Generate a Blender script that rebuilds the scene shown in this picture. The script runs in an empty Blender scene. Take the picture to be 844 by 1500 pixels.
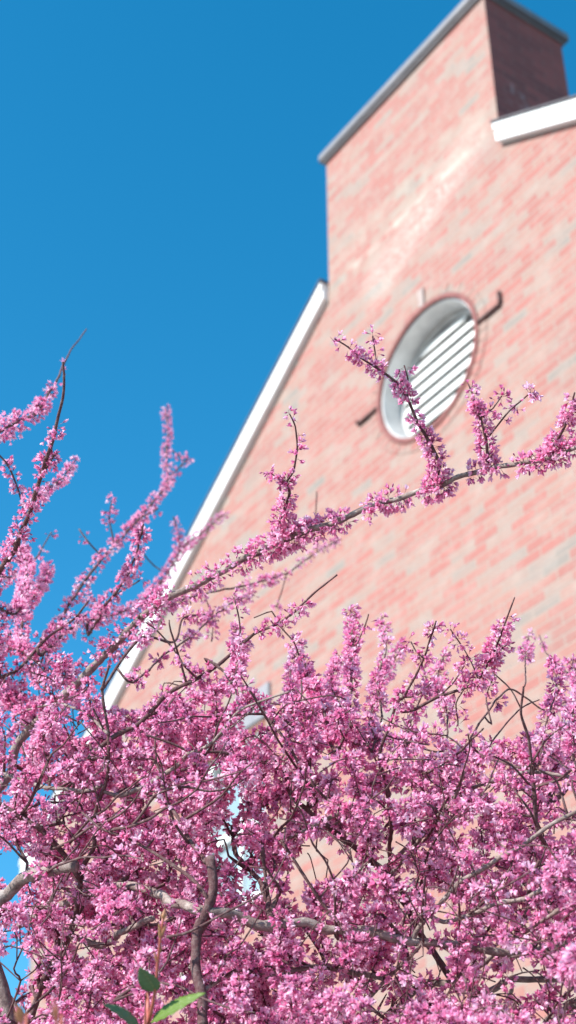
import bpy, bmesh, math, random
import numpy as np
from mathutils import Vector, Matrix

random.seed(11); rng = np.random.default_rng(11)
SC = bpy.context.scene
COL = SC.collection

# ------------------------------------------------------------------ camera
PITCH = math.radians(34.5); F = 2250.0; CAM = np.array([0, 0, 1.6])
FWD = np.array([0, math.cos(PITCH), math.sin(PITCH)])
UP = np.array([0, -math.sin(PITCH), math.cos(PITCH)])
RT = np.array([1.0, 0, 0])
cam = bpy.data.cameras.new('camera'); camo = bpy.data.objects.new('camera', cam); COL.objects.link(camo)
cam.sensor_fit = 'VERTICAL'; cam.sensor_height = 36; cam.lens = 54
cam.clip_start = 0.05; cam.clip_end = 3000
camo.location = CAM; camo.rotation_euler = (math.radians(90) + PITCH, 0, 0)
cam.dof.use_dof = True; cam.dof.focus_distance = 2.3; cam.dof.aperture_fstop = 5.4
SC.camera = camo

def at(px, py, d):
    """point seen at (px, py) of the 844x1500 photograph, d metres deep"""
    return CAM + d * (FWD + (px - 422) / F * RT - (py - 750) / F * UP)

def project(p):
    q = np.asarray(p) - CAM; d = q @ FWD
    return 422 + F * (q @ RT) / d, 750 - F * (q @ UP) / d, d

# ------------------------------------------------------------------ light
EL = math.radians(35); sh = np.array([-0.85, -0.54]); sh /= np.linalg.norm(sh)
sd = Vector((sh[0] * math.cos(EL), sh[1] * math.cos(EL), math.sin(EL)))
sun = bpy.data.lights.new('sun', 'SUN'); sun.energy = 4.4; sun.angle = math.radians(0.5); sun.color = (1, 0.975, 0.94)
suno = bpy.data.objects.new('sun', sun); COL.objects.link(suno)
suno.rotation_euler = sd.to_track_quat('Z', 'Y').to_euler(); suno.location = (-4, -2, 12)
w = bpy.data.worlds.new('World'); SC.world = w; w.use_nodes = True
nt = w.node_tree; nt.nodes.clear()
sky = nt.nodes.new('ShaderNodeTexSky'); sky.sky_type = 'NISHITA'; sky.sun_disc = False
sky.sun_elevation = EL; sky.sun_rotation = math.atan2(sh[0], sh[1])
sky.air_density = 1.0; sky.dust_density = 0.2; sky.ozone_density = 2.2
hs = nt.nodes.new('ShaderNodeHueSaturation'); hs.inputs['Saturation'].default_value = 1.40; hs.inputs['Hue'].default_value = 0.484
hs.inputs['Value'].default_value = 1.0
bg = nt.nodes.new('ShaderNodeBackground'); bg.inputs[1].default_value = 0.138
wo = nt.nodes.new('ShaderNodeOutputWorld')
nt.links.new(sky.outputs[0], hs.inputs['Color']); nt.links.new(hs.outputs[0], bg.inputs[0]); nt.links.new(bg.outputs[0], wo.inputs[0])
SC.view_settings.view_transform = 'Standard'; SC.view_settings.look = 'None'; SC.view_settings.gamma = 1
SC.view_settings.exposure = 0.90
SC.cycles.max_bounces = 8; SC.cycles.transparent_max_bounces = 6

# ------------------------------------------------------------------ helpers
def tag(o, label=None, cat=None, group=None, kind=None):
    if label: o['label'] = label
    if cat: o['category'] = cat
    if group: o['group'] = group
    if kind: o['kind'] = kind
    return o

def empty(name, loc=(0, 0, 0), rz=0):
    o = bpy.data.objects.new(name, None); COL.objects.link(o); o.location = loc; o.rotation_euler = (0, 0, rz); o.empty_display_size = 0.2
    return o

def link_mesh(name, me, parent=None, mats=()):
    o = bpy.data.objects.new(name, me); COL.objects.link(o)
    for m in mats: me.materials.append(m)
    if parent: o.parent = parent
    return o

def boxuv(me):
    uv = me.uv_layers.new(name='UVMap') if not me.uv_layers else me.uv_layers[0]
    for p in me.polygons:
        n = p.normal
        for li in p.loop_indices:
            c = me.vertices[me.loops[li].vertex_index].co
            if abs(n.z) > 0.8: uv.data[li].uv = (c.x, c.y)
            elif abs(n.x) > abs(n.y): uv.data[li].uv = (c.y, c.z)
            else: uv.data[li].uv = (c.x, c.z)

def bm_obj(name, bm, mats, parent=None, bevel=0, smooth=False):
    bmesh.ops.recalc_face_normals(bm, faces=bm.faces)
    me = bpy.data.meshes.new(name); bm.to_mesh(me); bm.free()
    boxuv(me)
    o = link_mesh(name, me, parent, mats if isinstance(mats, (list, tuple)) else [mats])
    if smooth:
        me.polygons.foreach_set('use_smooth', [True] * len(me.polygons))
    if bevel:
        b = o.modifiers.new('bevel', 'BEVEL'); b.width = bevel; b.segments = 2; b.limit_method = 'ANGLE'
    return o

def box(bm, x0, x1, y0, y1, z0, z1):
    vs = [bm.verts.new((x, y, z)) for x in (x0, x1) for y in (y0, y1) for z in (z0, z1)]
    for f in ((0, 1, 3, 2), (4, 6, 7, 5), (0, 4, 5, 1), (2, 3, 7, 6), (0, 2, 6, 4), (1, 5, 7, 3)):
        bm.faces.new([vs[i] for i in f])

def prism(bm, pts, y0, y1):
    """polygon pts (x, z) extruded from y0 to y1"""
    a = [bm.verts.new((x, y0, z)) for x, z in pts]; b = [bm.verts.new((x, y1, z)) for x, z in pts]
    bm.faces.new(a); bm.faces.new(b[::-1]); n = len(pts)
    for i in range(n): bm.faces.new((a[i], a[(i + 1) % n], b[(i + 1) % n], b[i]))

def new_mat(name):
    m = bpy.data.materials.new(name); m.use_nodes = True
    t = m.node_tree; return m, t, t.nodes['Principled BSDF']

def N(t, typ, **kw):
    n = t.nodes.new(typ)
    for k, v in kw.items():
        if k in n.inputs: n.inputs[k].default_value = v
        else: setattr(n, k, v)
    return n

def noise(t, vec, scale, detail=4, rough=0.6):
    n = N(t, 'ShaderNodeTexNoise'); n.inputs['Scale'].default_value = scale; n.inputs['Detail'].default_value = detail; n.inputs['Roughness'].default_value = rough
    if vec is not None: t.links.new(vec, n.inputs['Vector'])
    return n

def ramp(t, fac, stops, interp='LINEAR'):
    r = N(t, 'ShaderNodeValToRGB'); r.color_ramp.interpolation = interp
    e = r.color_ramp.elements
    while len(e) < len(stops): e.new(0.5)
    for i, (p, c) in enumerate(stops):
        e[i].position = p; e[i].color = (*c, 1) if len(c) == 3 else c
    t.links.new(fac, r.inputs[0]); return r

def mix(t, fac, a, b, mode='MIX'):
    m = N(t, 'ShaderNodeMix', data_type='RGBA', blend_type=mode)
    for sock, v in ((m.inputs[0], fac), (m.inputs[6], a), (m.inputs[7], b)):
        if isinstance(v, (int, float)): sock.default_value = v
        elif isinstance(v, tuple): sock.default_value = (*v, 1)
        else: t.links.new(v, sock)
    return m.outputs[2]

def math_n(t, op, a, b=None, c=None):
    m = N(t, 'ShaderNodeMath', operation=op)
    for i, v in enumerate((a, b, c)):
        if v is None: continue
        if isinstance(v, (int, float)): m.inputs[i].default_value = v
        else: t.links.new(v, m.inputs[i])
    return m.outputs[0]

def bump(t, h, bsdf, strength, dist):
    b = N(t, 'ShaderNodeBump'); b.inputs['Strength'].default_value = strength; b.inputs['Distance'].default_value = dist
    t.links.new(h, b.inputs['Height']); t.links.new(b.outputs[0], bsdf.inputs['Normal'])

# ------------------------------------------------------------------ materials
def brick_mat(name='weathered_brick', shaded=False):
    m, t, b = new_mat(name)
    uv = N(t, 'ShaderNodeUVMap').outputs[0]
    br = N(t, 'ShaderNodeTexBrick'); t.links.new(uv, br.inputs['Vector'])
    br.inputs['Color1'].default_value = (0, 0, 0, 1); br.inputs['Color2'].default_value = (1, 1, 1, 1); br.inputs['Mortar'].default_value = (0.5, 0.5, 0.5, 1)
    br.inputs['Scale'].default_value = 1; br.inputs['Brick Width'].default_value = 0.213; br.inputs['Row Height'].default_value = 0.0683
    br.inputs['Mortar Size'].default_value = 0.0055; br.inputs['Mortar Smooth'].default_value = 0.25
    sep = N(t, 'ShaderNodeSeparateXYZ'); t.links.new(uv, sep.inputs[0])
    n1 = noise(t, uv, 1.3, 4); n2 = noise(t, uv, 45, 3); n3 = noise(t, uv, 5.5, 5, 0.7)
    # horizontal drift: streaks longer than tall
    mp = N(t, 'ShaderNodeMapping'); mp.inputs['Scale'].default_value = (0.8, 4.5, 1); t.links.new(uv, mp.inputs[0])
    n4 = noise(t, mp.outputs[0], 1.6, 4, 0.65)
    g = math_n(t, 'ADD', br.outputs['Color'], math_n(t, 'MULTIPLY', math_n(t, 'SUBTRACT', n4.outputs[0], 0.54), 0.95))
    col = ramp(t, g, [(0.0, (0.385, 0.14, 0.118)), (0.25, (0.345, 0.13, 0.11)), (0.50, (0.37, 0.16, 0.132)), (0.66, (0.365, 0.19, 0.155)), (0.80, (0.34, 0.22, 0.18)), (0.92, (0.30, 0.235, 0.20)), (1.0, (0.23, 0.215, 0.19))])
    c = mix(t, math_n(t, 'MULTIPLY', n2.outputs[0], 0.35), col.outputs[0], (0.38, 0.24, 0.205))
    # lime bloom
    lime = ramp(t, n3.outputs[0], [(0.46, (0, 0, 0)), (0.68, (1, 1, 1))])
    c = mix(t, math_n(t, 'MULTIPLY', lime.outputs[0], 0.5), c, (0.40, 0.325, 0.28))
    # soot-grey patches
    soot = ramp(t, n1.outputs[0], [(0.56, (0, 0, 0)), (0.75, (1, 1, 1))])
    c = mix(t, math_n(t, 'MULTIPLY', soot.outputs[0], 0.5), c, (0.25, 0.195, 0.17))
    mort = mix(t, n3.outputs[0], (0.375, 0.30, 0.25), (0.33, 0.255, 0.22))
    c = mix(t, br.outputs['Fac'], c, mort)
    # old flashing line and splashes of lime wash above the round vent, in metres on the wall
    def band(x0, z0, x1, z1, half):
        L = math.hypot(x1 - x0, z1 - z0); ux, uz = (x1 - x0) / L, (z1 - z0) / L
        a = math_n(t, 'ADD', math_n(t, 'MULTIPLY', math_n(t, 'SUBTRACT', sep.outputs[0], x0), ux), math_n(t, 'MULTIPLY', math_n(t, 'SUBTRACT', sep.outputs[1], z0), uz))
        q = math_n(t, 'ABSOLUTE', math_n(t, 'ADD', math_n(t, 'MULTIPLY', math_n(t, 'SUBTRACT', sep.outputs[0], x0), -uz), math_n(t, 'MULTIPLY', math_n(t, 'SUBTRACT', sep.outputs[1], z0), ux)))
        across = N(t, 'ShaderNodeMapRange', interpolation_type='SMOOTHSTEP'); t.links.new(q, across.inputs[0])
        across.inputs[1].default_value = half; across.inputs[2].default_value = half * 0.4; across.inputs[3].default_value = 0; across.inputs[4].default_value = 1
        inside = N(t, 'ShaderNodeMapRange', interpolation_type='SMOOTHSTEP'); t.links.new(math_n(t, 'ABSOLUTE', math_n(t, 'SUBTRACT', a, L / 2)), inside.inputs[0])
        inside.inputs[1].default_value = L / 2; inside.inputs[2].default_value = L / 2 * 0.7; inside.inputs[3].default_value = 0; inside.inputs[4].default_value = 1
        return math_n(t, 'MULTIPLY', across.outputs[0], inside.outputs[0])
    mv = N(t, 'ShaderNodeMapping'); mv.inputs['Scale'].default_value = (1.1, 0.75, 1); t.links.new(uv, mv.inputs[0])
    vo = N(t, 'ShaderNodeTexVoronoi'); t.links.new(mv.outputs[0], vo.inputs['Vector']); vo.inputs['Scale'].default_value = 15
    spots = ramp(t, vo.outputs['Distance'], [(0.15, (1, 1, 1)), (0.50, (0, 0, 0))])
    s1 = math_n(t, 'MULTIPLY', band(-6.5, 9.28, -5.45, 9.72, 0.19), spots.outputs[0])
    c = mix(t, math_n(t, 'MULTIPLY', s1, math_n(t, 'MULTIPLY', n1.outputs[0], 0.5)), c, (0.80, 0.72, 0.64))
    s2 = math_n(t, 'MULTIPLY', band(-6.9, 9.66, -5.1, 9.72, 0.045), math_n(t, 'MULTIPLY', ramp(t, n3.outputs[0], [(0.42, (0, 0, 0)), (0.62, (1, 1, 1))]).outputs[0], 0.5))
    c = mix(t, s2, c, (0.74, 0.66, 0.57))
    s4 = math_n(t, 'MULTIPLY', band(-6.7, 9.2, -5.1, 9.85, 0.30), ramp(t, n2.outputs[0], [(0.35, (0, 0, 0)), (0.75, (1, 1, 1))]).outputs[0])
    c = mix(t, math_n(t, 'MULTIPLY', s4, 0.55), c, (0.62, 0.53, 0.47))
    s3 = math_n(t, 'MULTIPLY', band(-7.2, 9.75, -4.9, 9.95, 0.35), ramp(t, n3.outputs[0], [(0.4, (0, 0, 0)), (0.6, (1, 1, 1))]).outputs[0])
    c = mix(t, math_n(t, 'MULTIPLY', s3, 0.45), c, (0.40, 0.34, 0.28))
    if shaded:   # the chimney's cheek: shade put into darker red brick, plus a few white drips
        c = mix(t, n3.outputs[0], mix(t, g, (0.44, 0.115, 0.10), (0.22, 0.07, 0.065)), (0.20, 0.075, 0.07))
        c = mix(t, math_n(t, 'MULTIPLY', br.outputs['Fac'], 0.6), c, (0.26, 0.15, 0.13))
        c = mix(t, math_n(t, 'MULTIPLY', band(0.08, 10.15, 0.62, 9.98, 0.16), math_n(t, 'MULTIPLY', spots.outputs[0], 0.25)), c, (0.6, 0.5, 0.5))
    c = mix(t, 1.0, c, (0.93, 0.935, 0.925), 'MULTIPLY')   # old dust on the whole wall
    t.links.new(c, b.inputs['Base Color']); b.inputs['Roughness'].default_value = 0.9; b.inputs['Specular IOR Level'].default_value = 0.25
    h = math_n(t, 'ADD', math_n(t, 'MULTIPLY', br.outputs['Fac'], -1.0), math_n(t, 'MULTIPLY', n2.outputs[0], 0.35))
    bump(t, h, b, 0.7, 0.006)
    return m

def simple(name, c1, c2, scale, rough=0.6, metal=0, bs=0.2, bd=0.002):
    m, t, b = new_mat(name)
    tc = N(t, 'ShaderNodeTexCoord').outputs['Object']
    n = noise(t, tc, scale, 5, 0.65)
    r = ramp(t, n.outputs[0], [(0.3, c1), (0.7, c2)])
    t.links.new(r.outputs[0], b.inputs['Base Color']); b.inputs['Roughness'].default_value = rough; b.inputs['Metallic'].default_value = metal
    bump(t, n.outputs[0], b, bs, bd)
    return m

M = {}
M['brick'] = brick_mat(); M['brick_shaded'] = brick_mat('shaded_red_brick', True)
M['brick_red'] = simple('arch_brick', (0.17, 0.06, 0.055), (0.28, 0.11, 0.095), 14, 0.9)
M['white'] = simple('white_paint', (0.74, 0.73, 0.70), (0.84, 0.83, 0.80), 5, 0.5)
M['shaded_white'] = simple('shaded_white_paint', (0.40, 0.39, 0.38), (0.60, 0.59, 0.57), 7, 0.6)  # vent lining: white paint greyed, the recess's shade put into its colour
M['lead'] = simple('grey_coping_metal', (0.13, 0.125, 0.13), (0.20, 0.19, 0.195), 4, 0.6, 0.0)
M['slate'] = simple('dark_slate', (0.04, 0.035, 0.04), (0.09, 0.08, 0.085), 9, 0.7)
M['stone'] = simple('grey_lintel_stone', (0.20, 0.195, 0.21), (0.29, 0.28, 0.29), 12, 0.8)
M['limestone'] = simple('pale_limestone', (0.31, 0.235, 0.21), (0.40, 0.32, 0.285), 14, 0.8)
M['iron'] = simple('rusty_iron', (0.05, 0.022, 0.02), (0.10, 0.04, 0.032), 25, 0.7, 0.2)
M['dark'] = simple('dark_void', (0.02, 0.02, 0.022), (0.03, 0.03, 0.03), 5, 0.9)
M['paving'] = simple('worn_paving', (0.20, 0.175, 0.16), (0.27, 0.24, 0.22), 3, 0.95)
m, t, b = new_mat('window_glass'); b.inputs['Base Color'].default_value = (0.25, 0.33, 0.36, 1); b.inputs['Roughness'].default_value = 0.06; b.inputs['Specular IOR Level'].default_value = 1.0
n = noise(t, N(t, 'ShaderNodeTexCoord').outputs['Object'], 2.5, 2); bump(t, n.outputs[0], b, 0.15, 0.01); M['glass'] = m
M['blind'] = simple('white_blind', (0.62, 0.66, 0.66), (0.70, 0.73, 0.73), 8, 0.6)

def bark_mat(name, c1, c2, c3, sc):
    m, t, b = new_mat(name)
    tc = N(t, 'ShaderNodeTexCoord').outputs['Object']
    n = noise(t, tc, sc, 6, 0.7); n2 = noise(t, tc, sc * 4, 4, 0.7); n3 = noise(t, tc, sc * 0.25, 3)
    r = ramp(t, n.outputs[0], [(0.32, c1), (0.5, c2), (0.66, c3)])
    c = mix(t, math_n(t, 'MULTIPLY', n3.outputs[0], 0.6), r.outputs[0], c1)
    t.links.new(c, b.inputs['Base Color']); b.inputs['Roughness'].default_value = 0.85; b.inputs['Specular IOR Level'].default_value = 0.3
    bump(t, math_n(t, 'ADD', n.outputs[0], math_n(t, 'MULTIPLY', n2.outputs[0], 0.5)), b, 0.8, 0.003)
    return m
M['bark'] = bark_mat('limb_bark', (0.13, 0.085, 0.08), (0.30, 0.23, 0.20), (0.52, 0.45, 0.40), 60)
M['twig'] = bark_mat('twig_bark', (0.085, 0.033, 0.037), (0.15, 0.075, 0.074), (0.27, 0.20, 0.18), 110)

def petal_mat(name, stops, trans):
    m = bpy.data.materials.new(name); m.use_nodes = True; t = m.node_tree; t.nodes.clear()
    at_ = N(t, 'ShaderNodeAttribute', attribute_name='tint')
    geo = N(t, 'ShaderNodeNewGeometry')
    f = math_n(t, 'ADD', math_n(t, 'MULTIPLY', at_.outputs['Fac'], 0.8), math_n(t, 'MULTIPLY', geo.outputs['Random Per Island'], 0.22))
    r = ramp(t, f, stops)
    p = N(t, 'ShaderNodeBsdfPrincipled'); p.inputs['Roughness'].default_value = 0.45; p.inputs['Specular IOR Level'].default_value = 0.35
    tr = N(t, 'ShaderNodeBsdfTranslucent'); mx = N(t, 'ShaderNodeMixShader'); mx.inputs[0].default_value = trans
    o = N(t, 'ShaderNodeOutputMaterial')
    t.links.new(r.outputs[0], p.inputs['Base Color']); t.links.new(r.outputs[0], tr.inputs[0])
    t.links.new(p.outputs[0], mx.inputs[1]); t.links.new(tr.outputs[0], mx.inputs[2]); t.links.new(mx.outputs[0], o.inputs[0])
    return m
M['petal'] = petal_mat('redbud_petal', [(0.0, (0.72, 0.12, 0.34)), (0.3, (0.88, 0.29, 0.52)), (0.65, (0.95, 0.50, 0.70)), (1.0, (0.98, 0.78, 0.88))], 0.45)
M['calyx'] = petal_mat('redbud_calyx', [(0.0, (0.16, 0.015, 0.06)), (1.0, (0.36, 0.05, 0.15))], 0.1)
M['bud'] = petal_mat('redbud_bud', [(0.0, (0.38, 0.06, 0.19)), (1.0, (0.58, 0.14, 0.34))], 0.15)

# ------------------------------------------------------------------ setting
bm = bmesh.new(); bmesh.ops.create_grid(bm, x_segments=2, y_segments=2, size=900)
tag(bm_obj('ground', bm, M['paving']), kind='structure')

# ------------------------------------------------------------------ the brick building (local x runs to the right along the wall, y into it)
A = math.radians(34.4); D = 5.2; K = D / 6
V = np.array([math.cos(A), math.sin(A), 0])
house = empty('brick_building', tuple(V * D), math.radians(-55.6))
tag(house, 'tall red brick building with a steep white trimmed gable, flush chimney and round louvred vent', 'building')
def wx(U): return -U * K
def wz(Z): return (Z - 1.6) * K + 1.6
XL, XR = wx(13.0), wx(0.96); CL, CR = wx(8.12), wx(5.84)
ZB = wz(11.02); ZT = wz(12.52)
mL, mR = 0.715, 0.63; ZL, ZR, ZC = ZB - 0.03, ZB - 0.12, ZB - 0.14
zl = ZL - mL * (CL - XL); zr = ZR - mR * (XR - CR)
VX, VZ, VR = wx(6.88), wz(9.17), 0.50
WX0, WX1, WZ0, WZ1 = wx(10.06), wx(9.07), wz(5.62), wz(7.11)

def plate(name, loops, y0, y1, mats, parent):
    cu = bpy.data.curves.new(name, 'CURVE'); cu.dimensions = '2D'; cu.fill_mode = 'BOTH'; cu.extrude = (y1 - y0) / 2
    for lp in loops:
        s = cu.splines.new('POLY'); s.points.add(len(lp) - 1); s.use_cyclic_u = True
        for i, (x, z) in enumerate(lp): s.points[i].co = (x, z, 0, 1)
    o = bpy.data.objects.new(name, cu); COL.objects.link(o)
    me = bpy.data.meshes.new_from_object(o.evaluated_get(bpy.context.evaluated_depsgraph_get()))
    bpy.data.objects.remove(o); bpy.data.curves.remove(cu)
    me.transform(Matrix(((1, 0, 0, 0), (0, 0, 1, (y0 + y1) / 2), (0, 1, 0, 0), (0, 0, 0, 1))))
    bm = bmesh.new(); bm.from_mesh(me); bpy.data.meshes.remove(me)
    bmesh.ops.remove_doubles(bm, verts=bm.verts, dist=1e-5)
    return bm_obj(name, bm, mats, parent)

circ = [(VX + (VR + 0.005) * math.cos(a), VZ + (VR + 0.005) * math.sin(a)) for a in np.linspace(0, 2 * math.pi, 64, endpoint=False)]
rect = [(WX0, WZ0), (WX1, WZ0), (WX1, WZ1), (WX0, WZ1)]
# three more windows lower down the wall and to the right, outside the picture
outer = [(XL, 0), (XR, 0), (XR, zr), (CR, ZR), (CR, ZC), (CL, ZC), (CL, ZL), (XL, zl)]
plate('wall', [outer, circ, rect], 0, 0.42, M['brick'], house)
bm = bmesh.new()
box(bm, XL, XL + 0.34, 0.42, 9, 0, zl - 0.02); box(bm, XR - 0.34, XR, 0.42, 9, 0, zr - 0.02); box(bm, XL + 0.34, XR - 0.34, 8.66, 9, 0, zl)
bm_obj('side_wall', bm, M['brick'], house)

# chimney, its depth from the photograph
CD = 0.76
bm = bmesh.new(); box(bm, CL, CR, 0, CD, ZC + .001, ZT); ch = bm_obj('chimney', bm, [M['brick'], M['brick_shaded']], house)
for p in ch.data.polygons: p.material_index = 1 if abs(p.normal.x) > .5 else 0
bm = bmesh.new(); box(bm, CL - 0.02, CR + 0.02, -0.03, CD + 0.03, ZT, ZT + 0.025)
box(bm, CL - 0.045, CR + 0.045, -0.05, CD + 0.05, ZT + 0.027, ZT + 0.105)
bm_obj('coping', bm, M['lead'], ch, bevel=0.008)

# roof slabs
def slope_slab(bm, x0, z0, x1, z1, th, y0, y1):
    prism(bm, [(x0, z0), (x1, z1), (x1, z1 + th), (x0, z0 + th)], y0, y1)
ex = 0.25
bm = bmesh.new()
slope_slab(bm, XL - ex, zl - mL * ex + 0.004, CL - 0.004, ZL + 0.004, 0.022, -0.082, 9.2)
slope_slab(bm, CR + 0.004, ZR + 0.004, XR + ex, zr - mR * ex + 0.004, 0.022, -0.082, 9.2)
xm = (CL + CR) / 2; za = ZB + 0.66 * (xm - CL)
prism(bm, [(CL, ZB + 0.01), (xm, za), (CR, ZB + 0.01), (CR, ZB + 0.07), (xm, za + 0.07), (CL, ZB + 0.07)], CD + 0.01, 9.2)
bm_obj('roof', bm, M['slate'], house)

# rake trim: deep board, thinner crown board above it
def rake(name, x0, z0, x1, z1, tv):
    bm = bmesh.new()
    prism(bm, [(x0, z0 - tv), (x1, z1 - tv), (x1, z1 - tv * 0.36), (x0, z0 - tv * 0.36)], -0.055, -0.001)
    prism(bm, [(x0, z0 - tv * 0.355), (x1, z1 - tv * 0.355), (x1, z1 + 0.003), (x0, z0 + 0.003)], -0.072, -0.001)
    return bm_obj(name, bm, M['white'], house, bevel=0.004)
rake('rake_trim', XL - ex, zl - mL * ex, CL - 0.01, ZL - mL * 0.01, 0.15)
rake('rake_trim', CR + 0.01, ZR - mR * 0.01, XR + ex, zr - mR * ex, 0.155)
bm = bmesh.new(); box(bm, XL - ex, XL - 0.002, -0.05, 9.1, zl - mL * ex - 0.14, zl - mL * ex - 0.02)
bm_obj('gutter', bm, M['white'], house, bevel=0.01)

# round louvred vent
bm = bmesh.new(); ns = 72
def ring(bm, r0, r1, y0, y1):
    L = []
    for i in range(ns):
        a = 2 * math.pi * i / ns; c, s = math.cos(a), math.sin(a)
        L.append([bm.verts.new((VX + r * c, y, VZ + r * s)) for r, y in ((r1, y0), (r0, y0), (r0, y1), (r1, y1))])
    for i in range(ns):
        p, q = L[i], L[(i + 1) % ns]
        for k in range(4): bm.faces.new((p[k], p[(k + 1) % 4], q[(k + 1) % 4], q[k]))
ring(bm, VR - 0.014, VR, 0.006, 0.25); ring(bm, VR - 0.05, VR - 0.016, 0.16, 0.249)
vent = bm_obj('round_vent', bm, M['shaded_white'], house, smooth=False)
bm = bmesh.new(); r = VR - 0.052; pitch_ = 0.097; k = -5
zz = -r + 0.05
while zz < r - 0.02:
    hw = math.sqrt(max(r * r - zz * zz, 0.0001)) - 0.003
    if hw > 0.06:
        # blade falls outwards
        pts = [(0.150, zz - 0.050), (0.161, zz - 0.054), (0.199, zz + 0.043), (0.188, zz + 0.046)]
        a = [bm.verts.new((VX - hw, y, VZ + z)) for y, z in pts]; b_ = [bm.verts.new((VX + hw, y, VZ + z)) for y, z in pts]
        bm.faces.new(a); bm.faces.new(b_[::-1])
        for i in range(4): bm.faces.new((a[i], a[(i + 1) % 4], b_[(i + 1) % 4], b_[i]))
    zz += pitch_
bm_obj('louvre_slats', bm, M['white'], vent)
bm = bmesh.new(); ring(bm, 0.001, VR - 0.016, 0.252, 0.27); bm_obj('backing', bm, M['dark'], vent)
bm = bmesh.new(); nb = 46
for i in range(nb):
    if i in (nb // 4,): continue
    a0 = 2 * math.pi * (i + 0.03) / nb; a1 = 2 * math.pi * (i + 0.97) / nb
    r0, r1 = VR + 0.036, VR + 0.11 + random.uniform(-0.003, 0.003); yy = -0.003 - random.uniform(0, 0.003)
    pts = [(VX + rr * math.cos(a), VZ + rr * math.sin(a)) for rr, a in ((r0, a0), (r0, a1), (r1, a1), (r1, a0))]
    prism(bm, pts, yy, 0.05)
bm_ = bmesh.new(); ring(bm_, VR + 0.001, VR + 0.034, -0.016, 0.04); bm_obj('brick_edge', bm_, M['brick_red'], house)
sur = bm_obj('brick_surround', bm, M['brick'], house)
bm = bmesh.new(); prism(bm, [(VX - 0.022, VZ + VR + 0.03), (VX + 0.025, VZ + VR + 0.03), (VX + 0.032, VZ + VR + 0.19), (VX - 0.03, VZ + VR + 0.19)], -0.02, 0.05)
bm_obj('keystone', bm, M['limestone'], house, bevel=0.004)
# iron tie bars either side of the vent
for sgn in (-1, 1):
    bm = bmesh.new()
    x0 = VX + sgn * (VR + 0.03); x1 = VX + sgn * (VR + 0.255)
    box(bm, min(x0, x1), max(x0, x1), -0.026, -0.008, VZ - 0.010, VZ + 0.010)
    xe = x1; box(bm, xe - 0.012, xe + 0.012, -0.027, -0.007, VZ + 0.011, VZ + (0.10 if sgn > 0 else 0.03))
    box(bm, x0 + sgn * 0.05 - 0.01, x0 + sgn * 0.05 + 0.01, -0.0075, 0.02, VZ - 0.008, VZ + 0.008)
    bm_obj('iron_tie_bar', bm, M['iron'], house, bevel=0.003)

# sash window under a stone lintel
bm = bmesh.new(); box(bm, wx(10.13), wx(9.0), -0.025, 0.12, WZ1 + 0.002, wz(7.40)); bm_obj('lintel', bm, M['stone'], house, bevel=0.008)
bm = bmesh.new(); fw = 0.075
box(bm, WX0 + .002, WX0 + fw, 0.06, 0.2, WZ0 + .05, WZ1 - .002); box(bm, WX1 - fw, WX1 - .002, 0.06, 0.2, WZ0 + .05, WZ1 - .002)
box(bm, WX0 + fw + .001, WX1 - fw - .001, 0.06, 0.2, WZ1 - fw, WZ1 - .002); box(bm, WX0 + fw + .001, WX1 - fw - .001, 0.06, 0.2, WZ0 + .05, WZ0 + .05 + fw)
zm = (WZ0 + WZ1) / 2; box(bm, WX0 + fw + .001, WX1 - fw - .001, 0.08, 0.18, zm - .03, zm + .03)
xc = (WX0 + WX1) / 2
box(bm, xc - .014, xc + .014, 0.09, 0.17, zm + .031, WZ1 - fw - .001); box(bm, xc - .014, xc + .014, 0.09, 0.17, WZ0 + .051 + fw, zm - .031)
win = bm_obj('window', bm, M['white'], house, bevel=0.004)
bm = bmesh.new(); box(bm, WX0 + .05, WX1 - .05, 0.125, 0.13, WZ0 + .1, WZ1 - .05); bm_obj('pane', bm, M['glass'], win)
bm = bmesh.new(); box(bm, WX0 - .06, WX1 + .06, -0.07, 0.3, WZ0 - .03, WZ0 + .045); bm_obj('sill', bm, M['white'], win, bevel=0.006)

# ------------------------------------------------------------------ flower templates (metres, z along the flower)
def petal(base, mid, tip, w0, w1, w2, side, cup):
    base, mid, tip, side = map(lambda a: np.array(a, float), (base, mid, tip, side))
    side /= np.linalg.norm(side)
    vs = []; ts = (0, 0.36, 0.72, 1.0)
    for s_, wd in zip(ts, (w0, w1, w1 * 0.92, w2)):
        c = (1 - s_) ** 2 * base + 2 * s_ * (1 - s_) * mid + s_ * s_ * tip
        tg = 2 * (1 - s_) * (mid - base) + 2 * s_ * (tip - mid); nrm = np.cross(tg, side); nrm /= np.linalg.norm(nrm) + 1e-9
        k = cup * math.sin(math.pi * min(s_ + 0.15, 1))
        vs += [c - side * wd / 2 + nrm * k, c - nrm * k * 0.3, c + side * wd / 2 + nrm * k]
    fs = []
    for i in range(3):
        for j in range(2): q = i * 3 + j; fs.append((q, q + 1, q + 4, q + 3))
    return vs, fs

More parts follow.
